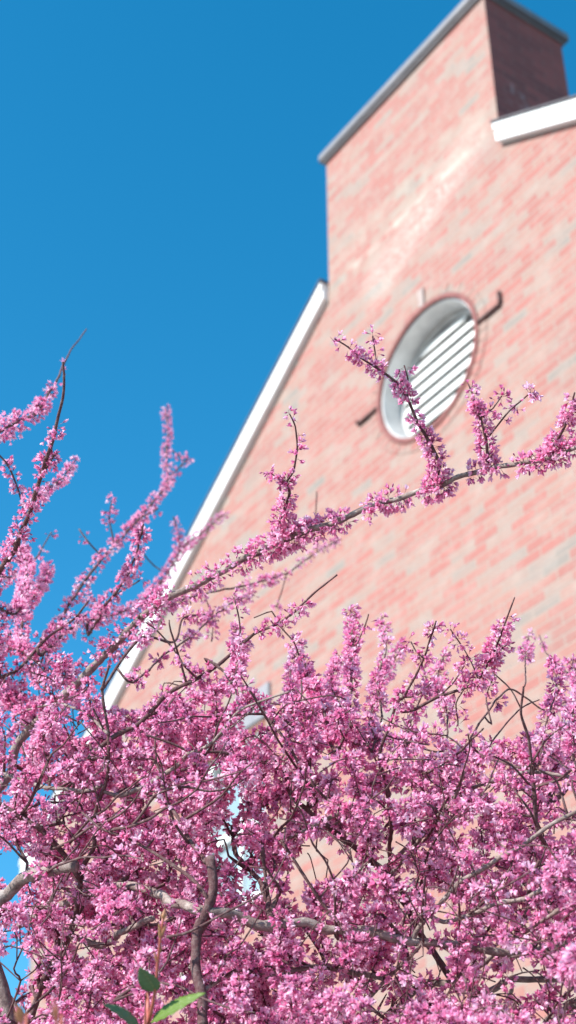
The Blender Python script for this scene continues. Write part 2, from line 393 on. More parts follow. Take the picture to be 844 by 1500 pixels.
def make_template(kind):
    V_, F_, Mi = [], [], []
    def add(vs, fs, m):
        o = len(V_); V_.extend([np.array(v, float) for v in vs]); F_.extend([tuple(i + o for i in f) for f in fs]); Mi.extend([m] * len(fs))
    def tube(z0, z1, r0, r1, n, m, cx=0, cy=0):
        vs = [(r0 * math.cos(2 * math.pi * i / n), r0 * math.sin(2 * math.pi * i / n), z0) for i in range(n)] + [(cx + r1 * math.cos(2 * math.pi * i / n), cy + r1 * math.sin(2 * math.pi * i / n), z1) for i in range(n)]
        add(vs, [(i, (i + 1) % n, n + (i + 1) % n, n + i) for i in range(n)], m)
    if kind in ('open', 'wide', 'half'):
        o = {'open': 1.0, 'wide': 1.45, 'half': 0.6}[kind]
        tube(-9, 0, 0.35, 0.45, 3, 1); tube(0, 2.8, 0.8, 1.7, 5, 1)
        add(*petal((0, .5, 1.6), (0, 1.5 * o, 6), (0, 5.2 * o, 8), 1.8, 5.2, 3.8, (1, 0, 0), .7), 0)
        for s in (-1, 1):
            add(*petal((s * .5, 0, 1.6), (s * 2.2 * o, .6, 5.5), (s * 5.2 * o, 1.6, 9.2), 1.6, 4.6, 3.0, (0.15 * s, 1, 0.1), .7 * s), 0)
            add(*petal((s * .3, -.5, 1.6), (s * 1.3, -2.4 * o, 7), (s * .9, -3.2 * o, 12), 1.8, 4.8, 2.8, (s * .35, .9, .25), .9 * s), 0)
    elif kind == 'bud':
        tube(-7, 0, .35, .45, 3, 1); tube(0, 2.6, .8, 1.5, 5, 1)
        n = 5; prof = [(2.3, 1.3), (4.4, 2.0), (6.6, 1.7), (8.4, .4)]
        vs = [(r * math.cos(2 * math.pi * i / n), r * math.sin(2 * math.pi * i / n), z) for z, r in prof for i in range(n)]
        add(vs, [(k * n + i, k * n + (i + 1) % n, (k + 1) * n + (i + 1) % n, (k + 1) * n + i) for k in range(3) for i in range(n)], 2)
    return np.array(V_) * 0.00083, np.array(F_), np.array(Mi)
TPL = [make_template(k) for k in ('open', 'wide', 'half', 'bud')]

class Bloom:
    """collects flowers; build() links them as one mesh"""
    def __init__(self): self.items = [[], [], [], []]
    def flower(self, p, axis, kind, scale, tint=.5):
        a = axis / (np.linalg.norm(axis) + 1e-9)
        h = rng.normal(size=3); x = np.cross(a, h); x /= np.linalg.norm(x) + 1e-9; y = np.cross(a, x)
        self.items[kind].append((p, np.stack([x, y, a], 1) * scale, tint))
    def cluster(self, p, tan, n, scale=1.0, budshare=0.16, r=0.003):
        tan = tan / (np.linalg.norm(tan) + 1e-9); n = max(1, int(n * 1.75)); ct = rng.normal(.5, .16)
        for _ in range(n):
            d = rng.normal(size=3); d -= tan * (d @ tan) * 0.55; d /= np.linalg.norm(d) + 1e-9
            d += np.array([0, 0, -0.06])
            q = p + d * (r + 0.007 * scale * rng.uniform(0.5, 1.35)) + tan * rng.normal() * 0.004
            kind = 3 if rng.random() < budshare else int(rng.choice(3, p=(.5, .28, .22)))
            self.flower(q, d + rng.normal(size=3) * 0.28, kind, scale * rng.uniform(0.72, 1.08), ct + rng.normal() * .2)
    def count(self): return sum(map(len, self.items))
    def build(self, name, parent):
        VV, FF, MM, TT = [], [], [], []; off = 0
        for k, it in enumerate(self.items):
            if not it: continue
            tv, tf, tm = TPL[k]; P_ = np.array([i[0] for i in it]); R = np.array([i[1] for i in it]); n = len(it)
            jit = 1 + rng.normal(size=(n, len(tv), 1)) * 0.07
            v = np.einsum('nij,vj->nvi', R, tv) * jit + P_[:, None, :]
            VV.append(v.reshape(-1, 3)); nv = len(tv)
            FF.append((tf[None] + (off + np.arange(n) * nv)[:, None, None]).reshape(-1, 4)); MM.append(np.tile(tm, n)); off += n * nv
            TT.append(np.clip(np.array([i[2] for i in it])[:, None] + (tv[:, 2] / 0.0095 - .55)[None] * .55, 0, 1).ravel())   # petals pale towards their tips
        if not VV: return None
        VV, FF, MM, TT = map(np.concatenate, (VV, FF, MM, TT))
        me = bpy.data.meshes.new(name); me.vertices.add(len(VV)); me.vertices.foreach_set('co', VV.ravel().astype(np.float32))
        me.loops.add(FF.size); me.loops.foreach_set('vertex_index', FF.ravel().astype(np.int32))
        me.polygons.add(len(FF)); me.polygons.foreach_set('loop_start', np.arange(0, FF.size, 4, dtype=np.int32))
        me.update(calc_edges=True)
        for mm in ('petal', 'calyx', 'bud'): me.materials.append(M[mm])
        me.polygons.foreach_set('material_index', MM.astype(np.int32)); me.polygons.foreach_set('use_smooth', np.ones(len(FF), bool))
        a = me.attributes.new('tint', 'FLOAT', 'POINT'); a.data.foreach_set('value', TT.astype(np.float32))
        return link_mesh(name, me, parent)

# ------------------------------------------------------------------ limbs and twigs
def smooth_path(pts, rad, step=0.008, wob=0.0):
    pts = np.array(pts, float); rad = np.array(rad, float)
    n = len(pts); ext = np.vstack([2 * pts[0] - pts[1], pts, 2 * pts[-1] - pts[-2]])
    P_, R_ = [], []
    for i in range(n - 1):
        a, b_, c, d = ext[i:i + 4]; L = np.linalg.norm(c - b_); m_ = max(2, int(L / step))
        for j in range(m_):
            s = j / m_
            # mostly straight between nodes, as redbud wood is, with the corner a little eased
            cr = 0.5 * ((2 * b_) + (-a + c) * s + (2 * a - 5 * b_ + 4 * c - d) * s * s + (-a + 3 * b_ - 3 * c + d) * s ** 3)
            P_.append(cr * .75 + (b_ + (c - b_) * s) * .25); R_.append(rad[i] + (rad[i + 1] - rad[i]) * s)
    P_.append(pts[-1]); R_.append(rad[-1]); P_, R_ = np.array(P_), np.array(R_)
    if wob and len(P_) > 3:
        k = max(3, len(P_) // 4); xs = np.linspace(0, 1, k); tt = np.linspace(0, 1, len(P_))
        for ax in range(3): P_[:, ax] += np.interp(tt, xs, rng.normal(size=k) * wob * R_.mean()) * np.minimum(1, np.minimum(tt, 1 - tt) * 8)
    return P_, R_

def tube_mesh(bmv, bmf, P_, R_, sides=7):
    T = np.gradient(P_, axis=0); T /= np.linalg.norm(T, axis=1)[:, None] + 1e-9
    u = np.cross(T[0], [0.3, 0.2, 0.9]); u /= np.linalg.norm(u); off = sum(len(x) for x in bmv)
    ang = np.linspace(0, 2 * math.pi, sides, endpoint=False); out = []
    bulge = 1 + rng.normal(size=len(P_)) * 0.05
    # swollen nodes
    k = max(4, int(len(P_) / 3)); bulge += np.clip(rng.normal(size=len(P_)) - 1.6, 0, 1) * 0.5
    for i in range(len(P_)):
        u = u - T[i] * (u @ T[i]); u /= np.linalg.norm(u) + 1e-9; v = np.cross(T[i], u)
        rr = R_[i] * bulge[i] * (1 + rng.normal(size=sides) * 0.035)
        out.append(P_[i] + (np.cos(ang) * rr)[:, None] * u + (np.sin(ang) * rr)[:, None] * v)
    n = len(P_); V_ = np.vstack(out + [P_[0][None], P_[-1][None]]); bmv.append(V_)
    for i in range(n - 1):
        for j in range(sides):
            a = off + i * sides + j; b_ = off + i * sides + (j + 1) % sides
            bmf.append((a, b_, b_ + sides, a + sides))
    c0 = off + n * sides
    for j in range(sides):
        bmf.append((c0, off + (j + 1) % sides, off + j)); bmf.append((c0 + 1, off + (n - 1) * sides + j, off + (n - 1) * sides + (j + 1) % sides))

def wood_obj(name, tubes, parent, mat):
    bmv, bmf = [], []
    for P_, R_, s in tubes: tube_mesh(bmv, bmf, P_, R_, s)
    me = bpy.data.meshes.new(name); me.from_pydata(np.vstack(bmv).tolist(), [], bmf)
    me.polygons.foreach_set('use_smooth', [True] * len(me.polygons))
    return link_mesh(name, me, parent, [mat])

tree = empty('redbud_tree', (0, 0, 0))
tag(tree, 'flowering redbud tree crowded with pink blossom on bare dark branches in front of the building', 'tree')

PXM = 1 / F
def lean(px, py):
    # the crown's face leans: its foot and right side stand nearer than its top and left side
    return 0.17 - 0.32 * (px - 422) / 844 - 0.36 * min(max((py - 950) / 500, 0), 1.2)
SK = []     # every wood point so far: (point, radius)
def nearest_px(px, py, maxd=70):
    best = None; bd = maxd
    for p, r_, q in SK:
        d = math.hypot(q[0] - px, q[1] - py)
        if d < bd: bd = d; best = (p, r_, q)
    return best

HOLES = [(112, 1062, 20, 14), (75, 1167, 18, 16), (100, 1203, 17, 14), (20, 1262, 34, 26), (26, 1415, 34, 34), (312, 1116, 14, 9), (343, 1160, 9, 14),
         (232, 1262, 20, 14), (475, 1265, 50, 30), (437, 1290, 20, 34), (362, 1298, 15, 13), (404, 1315, 12, 12), (365, 1362, 26, 12), (735, 1058, 44, 26),
         (655, 1066, 16, 12), (765, 1000, 30, 34), (700, 1150, 14, 8), (820, 1440, 26, 10), (725, 1440, 18, 8), (600, 1168, 16, 10), (822, 1222, 22, 16), (470, 1128, 16, 8),
         (195, 1085, 16, 8), (150, 1190, 16, 8), (228, 1190, 20, 9), (240, 1345, 12, 16), (170, 1355, 14, 7), (378, 1050, 22, 14), (28, 1085, 16, 10), (130, 1465, 12, 12), (845, 1180, 20, 20),
         (505, 1100, 12, 8), (560, 1050, 14, 12), (640, 1300, 10, 6), (700, 1485, 12, 8), (545, 1195, 9, 7), (12, 1170, 14, 10), (55, 1010, 14, 9)]
ENV = [(-150, 900), (0, 915), (60, 935), (110, 965), (150, 1010), (200, 1050), (240, 1040), (290, 985), (350, 1000), (420, 1055), (445, 985), (470, 975), (530, 1030), (580, 1050), (640, 1085), (700, 1090), (770, 1080), (844, 1050), (950, 1000)]
def holed(px, py, grow=0):
    for cx, cy, a, b_ in HOLES:
        if ((px - cx) / (a + grow)) ** 2 + ((py - cy) / (b_ + grow)) ** 2 < 1: return True
    return False
FRONT = [(225, 1307, 34, 13), (262, 1322, 16, 9), (360, 1345, 48, 15), (291, 1385, 14, 55), (308, 1285, 15, 34), (45, 1285, 44, 15), (185, 1366, 40, 17), (615, 1379, 50, 11), (812, 1386, 34, 11), (480, 1359, 34, 9), (740, 1436, 60, 8),
         (700, 1277, 62, 12), (730, 1325, 40, 9), (110, 1158, 50, 8), (90, 1236, 30, 14), (112, 1330, 10, 40), (636, 1390, 14, 40), (823, 1486, 30, 14), (386, 1300, 12, 36), (560, 1110, 9, 70), (778, 1110, 9, 70), (158, 1110, 9, 50)]
def fronted(q):
    if q[2] > 2.3 + lean(q[0], q[1]): return False
    return any(((q[0] - cx) / a) ** 2 + ((q[1] - cy) / b_) ** 2 < 1 for cx, cy, a, b_ in FRONT)
def env(px): return np.interp(px, [e[0] for e in ENV], [e[1] for e in ENV])

NB = 0
def limb(pts, r0, r1, d0, d1, dens=0.5, clusters=(), mat='twig', nf=(4, 9), sc=1.0, attach=True, sub=(), tipbare=0.0, space=0.016, sides=7, dmid=None, flat=False, wob=0.35, label=None):
    """one traced branch: photograph points, radii in photo pixels, depths in metres"""
    global NB
    pts = list(pts); n = len(pts)
    near = nearest_px(*pts[0]) if attach else None
    if near is not None: d0 = near[2][2] - lean(*pts[0])
    ds = [d0 + (d1 - d0) * i / (n - 1) + lean(*pts[i]) for i in range(n)]
    if dmid is not None: ds = [d + (dmid - (d0 + d1) / 2) * math.sin(math.pi * i / (n - 1)) for i, d in enumerate(ds)]
    W = [at(x, y, d) for (x, y), d in zip(pts, ds)]
    rr = [(r0 + (r1 - r0) * i / (n - 1)) * 0.80 * ds[i] * PXM for i in range(n)]
    if near is not None and 0.004 < np.linalg.norm(near[0] - W[0]) < 0.2: W.insert(0, near[0]); rr.insert(0, min(near[1], rr[0]))
    P_, R_ = smooth_path(W, rr, wob=wob)
    tubes = [(P_, R_, sides)]
    bl = Bloom(); L = np.concatenate([[0], np.cumsum(np.linalg.norm(np.diff(P_, axis=0), axis=1))]); T = np.gradient(P_, axis=0)
    s = 0.0
    while s < L[-1]:
        s += space * rng.uniform(0.6, 1.5); f = s / L[-1]
        if f >= 1 or f > 1 - tipbare: break
        i = int(np.searchsorted(L, s)); i = min(i, len(P_) - 1); q = project(P_[i])
        if rng.random() < min(1, dens * 1.25 + .03) and (flat or not holed(q[0], q[1], 3)):
            bl.cluster(P_[i], T[i], int(rng.integers(*nf) * 1.5), sc, r=R_[i] * 0.8, budshare=0.12 + 0.5 * max(0, f - 0.7))
    for c in clusters:
        cx, cy, rad = c[:3]
        # a swollen bunch: flowers on every node within rad px of this spot of the branch
        qs = np.array([project(p)[:2] for p in P_]); dd = np.hypot(qs[:, 0] - cx, qs[:, 1] - cy); j = int(dd.argmin()); dep = project(P_[j])[2]
        near_i = [i for i in range(len(P_)) if dd[i] < max(rad * 0.75, dd[j] + 1)]
        tot = int(rad * rad * 0.060 * (c[3] if len(c) > 3 else 1))
        for _ in range(tot):
            i = random.choice(near_i); bl.cluster(P_[i], T[i], 1, sc * (c[4] if len(c) > 4 else 1), r=R_[i] + rng.uniform(0, 1) * max(0, rad * dep / F - 0.019), budshare=0.12)
    for p, r_ in list(zip(P_, R_))[::2]: SK.append((p, r_, project(p)))
    # short side twigs (sub: (photo points..., bloom))
    for sp, dn in sub:
        j = min(range(len(P_)), key=lambda i: math.hypot(project(P_[i])[0] - sp[0][0], project(P_[i])[1] - sp[0][1])); dj = project(P_[j])[2]
        W2 = [P_[j]] + [at(x, y, dj + rng.normal() * 0.01) for x, y in sp[1:]]
        P2, R2 = smooth_path(W2, np.linspace(R_[j] * 0.6, 1.1 * dj * PXM, len(W2)), wob=.3); tubes.append((P2, R2, 5)); T2 = np.gradient(P2, axis=0)
        for i in range(1, len(P2)):
            if i % 3 == 1 and rng.random() < dn * 1.3: bl.cluster(P2[i], T2[i], int(rng.integers(5, 10)), sc, budshare=.25)
        for p, r_ in list(zip(P2, R2))[::2]: SK.append((p, r_, project(p)))
    o = wood_obj('branch', tubes, tree, M[mat]); NB += 1
    if label: o['label'] = label
    if bl.count(): bl.build('blossoms', o)
    return P_, R_

# trunk from the ground to the fork below the picture, then stems up to where the limbs enter it
base = np.array([0.10, 2.75, 0.0]); fork = np.array([0.08, 2.55, 1.05])
tubes = []
Pt, Rt = smooth_path([base, base + [0.02, -0.05, 0.5], fork], [0.095, 0.075, 0.062], step=0.05); tubes.append((Pt, Rt, 14))
for px, py, d, r_ in ((298, 1506, 2.2, .0105), (800, 1508, 2.55, .0165), (-30, 1360, 2.3, .0115), (40, 1508, 2.5, .008), (560, 1510, 2.65, .010), (880, 1400, 2.75, .011)):
    e = at(px, py, d + lean(px, py)); m1 = fork * .5 + e * .5 + np.array([rng.normal() * .04, rng.normal() * .04, -.1])
    Ps, Rs = smooth_path([fork - [0, 0, .1], m1, e], [.04, .028, r_], step=.03, wob=.3); tubes.append((Ps, Rs, 10))
    for p, rr_ in list(zip(Ps, Rs))[::3]: SK.append((p, rr_, project(p)))
wood_obj('trunk', tubes, tree, M['bark'])

# main limbs
limb([(298, 1506), (293, 1458), (288, 1418), (287, 1368), (301, 1339), (312, 1304), (308, 1256)], 9.8, 9, 2.2, 2.16, .05, mat='twig', sides=12, attach=False, label='dark upright limb ending in a round sawn cut')
limb([(301, 1336), (330, 1338), (348, 1342), (378, 1352), (420, 1355), (455, 1349), (480, 1361), (540, 1363), (576, 1373), (611, 1378), (646, 1386), (696, 1393), (761, 1398), (802, 1388), (860, 1374), (960, 1330)], 10, 6.5, 2.2, 2.45, .25, mat='bark', sides=12, nf=(4, 7))
limb([(301, 1336), (264, 1325), (240, 1312), (209, 1304), (164, 1297), (120, 1310), (75, 1330), (20, 1360)], 9.5, 6, 2.2, 2.5, .2, mat='bark', sides=12)
limb([(-30, 1360), (0, 1315), (25, 1297), (55, 1281), (84, 1279), (110, 1268)], 12.5, 10, 2.3, 2.2, .04, mat='bark', sides=12, attach=False)
limb([(800, 1508), (817, 1488), (850, 1470), (930, 1440)], 13, 9, 2.55, 2.5, .15, mat='bark', sides=12, attach=False)
limb([(560, 1510), (590, 1465), (621, 1441), (671, 1443), (716, 1451), (746, 1436), (782, 1436), (850, 1432), (920, 1400)], 7.5, 5, 2.65, 2.7, .3, mat='bark', sides=10, attach=False)
limb([(40, 1508), (60, 1450), (80, 1410), (105, 1362), (117, 1310), (122, 1270), (139, 1240), (142, 1183), (158, 1134), (159, 1074), (150, 1015), (160, 975)], 6.5, 2.3, 2.5, 2.15, .28, sides=8, attach=False)
limb([(40, 1508), (0, 1440), (-40, 1330), (-30, 1200), (12, 1136), (30, 1085), (70, 1040), (130, 985), (165, 950), (205, 908), (250, 872), (300, 850), (340, 828), (400, 797), (450, 778), (500, 762), (545, 743), (590, 728), (640, 712), (680, 696), (720, 685), (765, 677), (800, 672), (850, 652), (930, 600)],
     9, 3.6, 2.5, 2.15, 0.0, mat='bark', sides=10, attach=False, wob=.25,
     clusters=[(60, 1050, 26), (100, 1005, 28), (130, 985, 26), (165, 955, 28, 1.5), (192, 925, 26, 1.4), (222, 893, 28, 1.5), (240, 880, 26, 1.5), (300, 851, 24, 1.4), (318, 842, 18), (364, 824, 25, 1.5), (386, 808, 24, 1.3), (410, 796, 26, 1.4), (434, 786, 28, 1.9), (458, 776, 25, 1.8), (418, 792, 28, 1.7), (492, 764, 24, 1.7), (560, 737, 26, 1.9), (578, 733, 20, 1.4), (634, 712, 26, 1.6), (648, 705, 24, 1.5), (700, 692, 20, 1.3), (728, 682, 16), (772, 673, 22, 1.4), (802, 668, 22, 1.4), (838, 655, 24, 1.4), (890, 630, 24, 1.5)])
# shoots of the long limb
limb([(632, 714), (645, 682), (630, 648), (612, 618), (598, 585), (578, 558), (552, 540), (530, 525), (510, 508), (490, 496)], 3.8, 1.4, 2.2, 2.1, .30, nf=(1, 3), clusters=[(645, 690, 24, 1.6), (640, 660, 22, 1.6), (624, 635, 20, 1.5), (610, 612, 14, 1.2), (592, 560, 22, 1.5), (588, 585, 16, 1.3), (556, 536, 14, 1.6), (546, 496, 13, 2.2), (522, 516, 10, 1.6), (492, 498, 7, 2.5), (540, 528, 12, 1.5)],
     sub=[([(598, 580), (597, 555), (592, 535)], .9), ([(552, 540), (549, 515), (546, 492)], .55)], sc=.92)
limb([(716, 688), (712, 645), (703, 612), (695, 585), (686, 562)], 3.2, 1.4, 2.2, 2.2, .35, nf=(2, 4), clusters=[(714, 670, 24, 1.6), (710, 640, 22, 1.3), (700, 600, 16, .9), (690, 575, 13, 1.6), (735, 612, 16, 1.4), (776, 576, 10, 2.2), (725, 590, 16, 1.4)],
     sub=[([(712, 645), (730, 622), (748, 600), (762, 588), (778, 574)], .5), ([(703, 612), (722, 598), (735, 580)], .9)], sc=.92)
limb([(795, 673), (815, 645), (830, 618), (838, 590), (842, 575)], 3.2, 1.5, 2.2, 2.15, .5, clusters=[(803, 660, 22, 1.4), (818, 638, 23, 1.4), (830, 612, 19, 1.2), (838, 590, 14, .9)], sc=.92)
limb([(408, 792), (414, 758), (424, 722), (420, 705), (430, 690), (436, 655), (433, 625), (424, 606)], 3.2, 1.2, 2.2, 2.2, .25, nf=(1, 3), clusters=[(412, 765, 24, 1.6), (410, 745, 20, 1.4), (424, 725, 16, 1.5), (430, 732, 14), (404, 700, 13, 1.8), (421, 706, 12, 1.5), (436, 655, 8, 2), (434, 637, 7, 2), (426, 610, 7, 2.2)], sub=[([(421, 708), (408, 702), (396, 692)], .7)], sc=.9)
limb([(150, 1010), (205, 935), (255, 940), (268, 905), (300, 900)], 3, 1.4, 2.3, 2.35, .35)
# top left
limb([(-60, 960), (-20, 870), (10, 825), (30, 785), (48, 740), (62, 690), (78, 645), (84, 620), (93, 582), (94, 548), (92, 530)], 6, 1.9, 2.35, 2.3, .12, clusters=[(8, 820, 28, 1.3), (30, 790, 24, 1.3), (45, 750, 22, 1.2), (55, 715, 18, 1.1), (65, 680, 18, 1.2), (80, 638, 18, 1.5), (0, 860, 26, 1.2)], tipbare=.16,
     sub=[([(62, 700), (80, 668), (84, 664)], .3), ([(48, 745), (60, 700), (74, 672), (82, 664)], .2)])
limb([(-40, 690), (-10, 640), (20, 620), (52, 606), (70, 580), (86, 552), (93, 532), (108, 508), (127, 482)], 4, 1.1, 2.4, 3.3, .15, clusters=[(-5, 636, 24, 1.2), (14, 622, 26, 1.5), (25, 605, 20, 1.3), (56, 603, 18, 1.3), (66, 588, 18, 1.4), (78, 566, 9, 1), (88, 540, 8, 1)], tipbare=.35, attach=False)
limb([(-30, 640), (8, 676), (24, 710), (34, 742), (44, 770)], 2, 1.4, 2.4, 2.5, .25, clusters=[(8, 690, 14, 1.1), (20, 705, 14, 1.1), (36, 745, 12)], attach=False)
limb([(50, 735), (75, 712), (92, 700), (112, 672)], 1.8, .9, 2.5, 3.1, .55, nf=(2, 4), sc=.9)
limb([(20, 900), (34, 870), (40, 830), (30, 800)], 2.5, 1.6, 2.6, 3.0, .8, nf=(5, 9))
limb([(60, 1000), (30, 930), (45, 880), (65, 850), (70, 830)], 2.5, 1.3, 2.8, 3.1, .7, nf=(4, 8))
limb([(-40, 1000), (20, 985), (55, 950), (75, 930), (110, 905), (130, 880)], 3.6, 1.8, 2.35, 2.5, .6)
limb([(-60, 800), (0, 845), (40, 835), (75, 780)], 2, 1.2, 2.6, 3.2, .3, nf=(2, 4))
# softer, farther shoots against the sky
FAR = dict(nf=(4, 7), sc=1.05, space=0.042)
limb([(60, 960), (80, 925), (110, 872), (150, 818), (190, 775), (222, 738), (246, 705), (243, 665), (246, 630), (243, 598)], 3.4, 1.2, 3.6, 4.7, .8, sub=[([(168, 800), (160, 760), (164, 733)], .45), ([(150, 815), (130, 795), (116, 775)], .5), ([(246, 700), (262, 685), (275, 672)], .7), ([(246, 655), (262, 668), (268, 675)], .5), ([(190, 778), (205, 760), (232, 745)], .6)], **FAR)
limb([(60, 960), (110, 915), (150, 905), (195, 890), (222, 868), (245, 840), (265, 805), (290, 785), (330, 752)], 3.2, 1.3, 3.5, 4.5, .95, sub=[([(262, 810), (262, 785), (254, 757)], .7), ([(245, 840), (225, 828), (200, 800)], .5), ([(150, 905), (140, 880), (120, 870)], .6)], **FAR)
limb([(205, 900), (260, 880), (300, 870), (370, 855), (420, 840), (465, 808), (500, 790)], 2.4, 1.1, 3.3, 4.3, .35, sub=[([(420, 840), (414, 860), (405, 890)], .5), ([(300, 870), (312, 910), (310, 940)], .6), ([(465, 808), (462, 780), (464, 720)], .3)], **FAR)
limb([(130, 930), (152, 890), (180, 855), (196, 820), (206, 790), (210, 768)], 3, 1.5, 2.3, 2.4, .4, clusters=[(202, 792, 18, 1.2), (180, 830, 14, 1.2), (150, 890, 16, 1.1), (190, 850, 14)], sub=[([(165, 875), (185, 862), (205, 850)], .4)])
limb([(195, 1000), (240, 960), (285, 930), (310, 905), (345, 880), (372, 872)], 2.2, 1.2, 3.0, 3.4, .45, **FAR)
# middle
limb([(130, 1110), (170, 1078), (205, 1060), (242, 1020), (287, 995), (318, 975), (345, 952), (372, 930), (408, 914), (435, 894), (462, 867), (494, 842)], 5, 1.6, 2.35, 2.25, .28, nf=(3, 7), clusters=[(300, 985, 24, 1), (432, 896, 14, 1.3), (446, 882, 14, 1.2), (400, 915, 12), (290, 1000, 20)], tipbare=.05,
     sub=[([(287, 995), (270, 975), (255, 952), (228, 921), (214, 912)], .25), ([(345, 952), (352, 930), (350, 905), (343, 875)], .4), ([(408, 914), (398, 895), (372, 905)], .4), ([(255, 952), (251, 925), (248, 908)], .4), ([(408, 914), (430, 940), (438, 960)], .8)])
limb([(180, 1165), (250, 1129), (274, 1106), (288, 1102), (313, 1087), (349, 1043), (392, 1024), (425, 1013)], 5, 1.6, 2.2, 2.1, .16, nf=(3, 6), mat='bark', sub=[([(349, 1043), (345, 1011), (328, 985)], .35), ([(313, 1087), (340, 1065), (372, 1038)], .1)])
limb([(300, 965), (328, 985), (364, 1011), (383, 1039), (416, 1080), (437, 1117)], 2.2, 2.8, 2.2, 2.25, .18, nf=(3, 6))
limb([(210, 1075), (250, 1089), (286, 1102), (321, 1101), (352, 1108), (390, 1120), (416, 1134), (425, 1165), (449, 1184), (473, 1203), (488, 1216), (505, 1227), (523, 1242), (541, 1259), (566, 1280), (591, 1310), (606, 1353), (636, 1396), (666, 1441)][::-1], 6.5, 2.2, 2.4, 2.2, .2)
limb([(-40, 1150), (0, 1179), (55, 1213), (94, 1253), (118, 1290)], 4.8, 5.2, 2.2, 2.35, .12, attach=False)
limb([(-30, 1130), (12, 1136), (65, 1154), (124, 1159), (150, 1150)], 4, 3.8, 2.35, 2.3, .15, mat='bark', attach=False)
limb([(20, 1050), (60, 1034), (90, 1031), (125, 1045), (158, 1075)], 2, 2.8, 2.2, 2.2, .12, mat='bark')
limb([(302, 1262), (278, 1228), (259, 1195), (245, 1172), (235, 1130), (215, 1100)], 4.5, 2.2, 2.36, 2.25, .25)
limb([(150, 1386), (184, 1364), (224, 1345)], 6.5, 5.2, 2.15, 2.2, .0, mat='bark', sides=10, label='pale broken branch end')
limb([(300, 1310), (274, 1280), (234, 1253), (189, 1230), (150, 1215), (120, 1190)], 3.8, 2, 2.3, 2.15, .15)
limb([(399, 1345), (396, 1338), (389, 1309), (381, 1290), (365, 1273), (345, 1250), (340, 1210)], 6.2, 3.5, 2.5, 2.5, .15, sides=9)
limb([(573, 1290), (571, 1245), (573, 1212), (568, 1156), (556, 1106), (581, 1033), (596, 1016), (621, 965), (639, 910)], 4.5, 1.7, 2.35, 2.1, .26, clusters=[(600, 1000, 18, .7)], sub=[([(590, 1020), (610, 1020), (632, 1000)], .6), ([(621, 965), (610, 955), (602, 940)], .4), ([(570, 1080), (590, 1085), (612, 1095)], .4), ([(560, 1130), (540, 1095), (520, 1060)], .6)])
limb([(590, 1042), (606, 1038), (641, 1021), (681, 1008), (701, 996), (721, 960), (739, 915), (754, 875)], 3.6, 1.4, 2.3, 2.25, .2, nf=(3, 6), tipbare=.03, clusters=[(690, 1002, 20, 1.2), (706, 985, 22, 1.4), (716, 962, 24, 1.5), (728, 935, 22, 1.4), (740, 910, 10, 1)],
     sub=[([(701, 996), (690, 970), (672, 940), (660, 922)], .7), ([(715, 970), (735, 950), (750, 940)], .8), ([(641, 1021), (665, 1000), (680, 975)], .7), ([(681, 1008), (668, 1030), (671, 1062)], .4)])
limb([(513, 1062), (514, 1020), (515, 975), (517, 930), (514, 895)], 2.6, 1.4, 2.5, 2.6, .6, clusters=[(516, 940, 18, 1.2), (516, 905, 14, 1.2)], sub=[([(515, 960), (535, 915), (540, 900)], .6)])
limb([(490, 1100), (475, 1040), (455, 1000), (445, 965)], 2.8, 1.5, 2.4, 2.45, .7, clusters=[(470, 1020, 26, 1.5), (458, 1000, 22, 1.5), (450, 975, 14, 1.2)])
limb([(520, 1090), (505, 1050), (485, 1000), (500, 960)], 2.2, 1.4, 2.5, 2.6, .8)
limb([(540, 1090), (548, 1020), (570, 980), (590, 945)], 2.2, 1.2, 2.9, 3.2, .65, **FAR)
limb([(800, 1240), (787, 1212), (779, 1141), (774, 1086), (764, 1046), (767, 1006)], 4.8, 2.0, 2.3, 2.1, .2, tipbare=.15, sub=[([(766, 1040), (748, 1010), (722, 985)], .05), ([(779, 1120), (800, 1085), (830, 1060)], .6)])
limb([(760, 1125), (735, 1117), (709, 1106), (695, 1098)], 2.6, 2.2, 2.3, 2.3, .2)
limb([(575, 1262), (616, 1220), (656, 1182), (676, 1161), (720, 1145), (772, 1131), (850, 1137), (930, 1120)], 4.6, 3, 2.4, 2.3, .24, mat='bark')
limb([(606, 1372), (616, 1356), (641, 1326), (671, 1295), (701, 1275), (731, 1255), (761, 1240), (800, 1212), (850, 1184), (920, 1130)], 5, 3.6, 2.35, 2.2, .14, mat='bark', sides=9)
limb([(650, 1350), (694, 1336), (721, 1326), (767, 1318), (800, 1300)], 4, 4.4, 2.3, 2.2, .12, mat='bark', sides=8)
limb([(560, 1290), (581, 1270), (611, 1235), (636, 1205), (661, 1180), (680, 1130)], 4, 3, 2.3, 2.3, .15, mat='bark')
limb([(666, 1441), (681, 1431), (701, 1416), (741, 1386), (782, 1356), (837, 1326), (900, 1290)], 4.6, 3.4, 2.3, 2.15, .15, mat='bark')
limb([(757, 1366), (770, 1345), (779, 1322), (775, 1300), (790, 1260)], 6, 3, 2.4, 2.3, .15)
limb([(880, 1400), (900, 1250), (850, 1145), (820, 1165), (798, 1182), (770, 1200)], 8, 4, 2.75, 2.6, .1, attach=False, mat='twig')
limb([(540, 1470), (561, 1441), (597, 1406), (620, 1380)], 3.4, 3, 2.2, 2.3, .1, mat='bark')
limb([(736, 1490), (744, 1462), (750, 1446)], 4, 3.8, 2.5, 2.6, 0, mat='bark')
limb([(400, 1240), (415, 1233), (470, 1207), (500, 1190)], 3.2, 4.2, 2.3, 2.3, .1, mat='bark')
limb([(520, 1372), (475, 1326), (457, 1300), (430, 1258), (415, 1235)], 3.6, 2.4, 2.4, 2.2, .2)
limb([(300, 1450), (350, 1420), (400, 1430), (460, 1415), (520, 1425), (571, 1436)], 4, 5.2, 2.5, 2.6, .3, mat='bark')
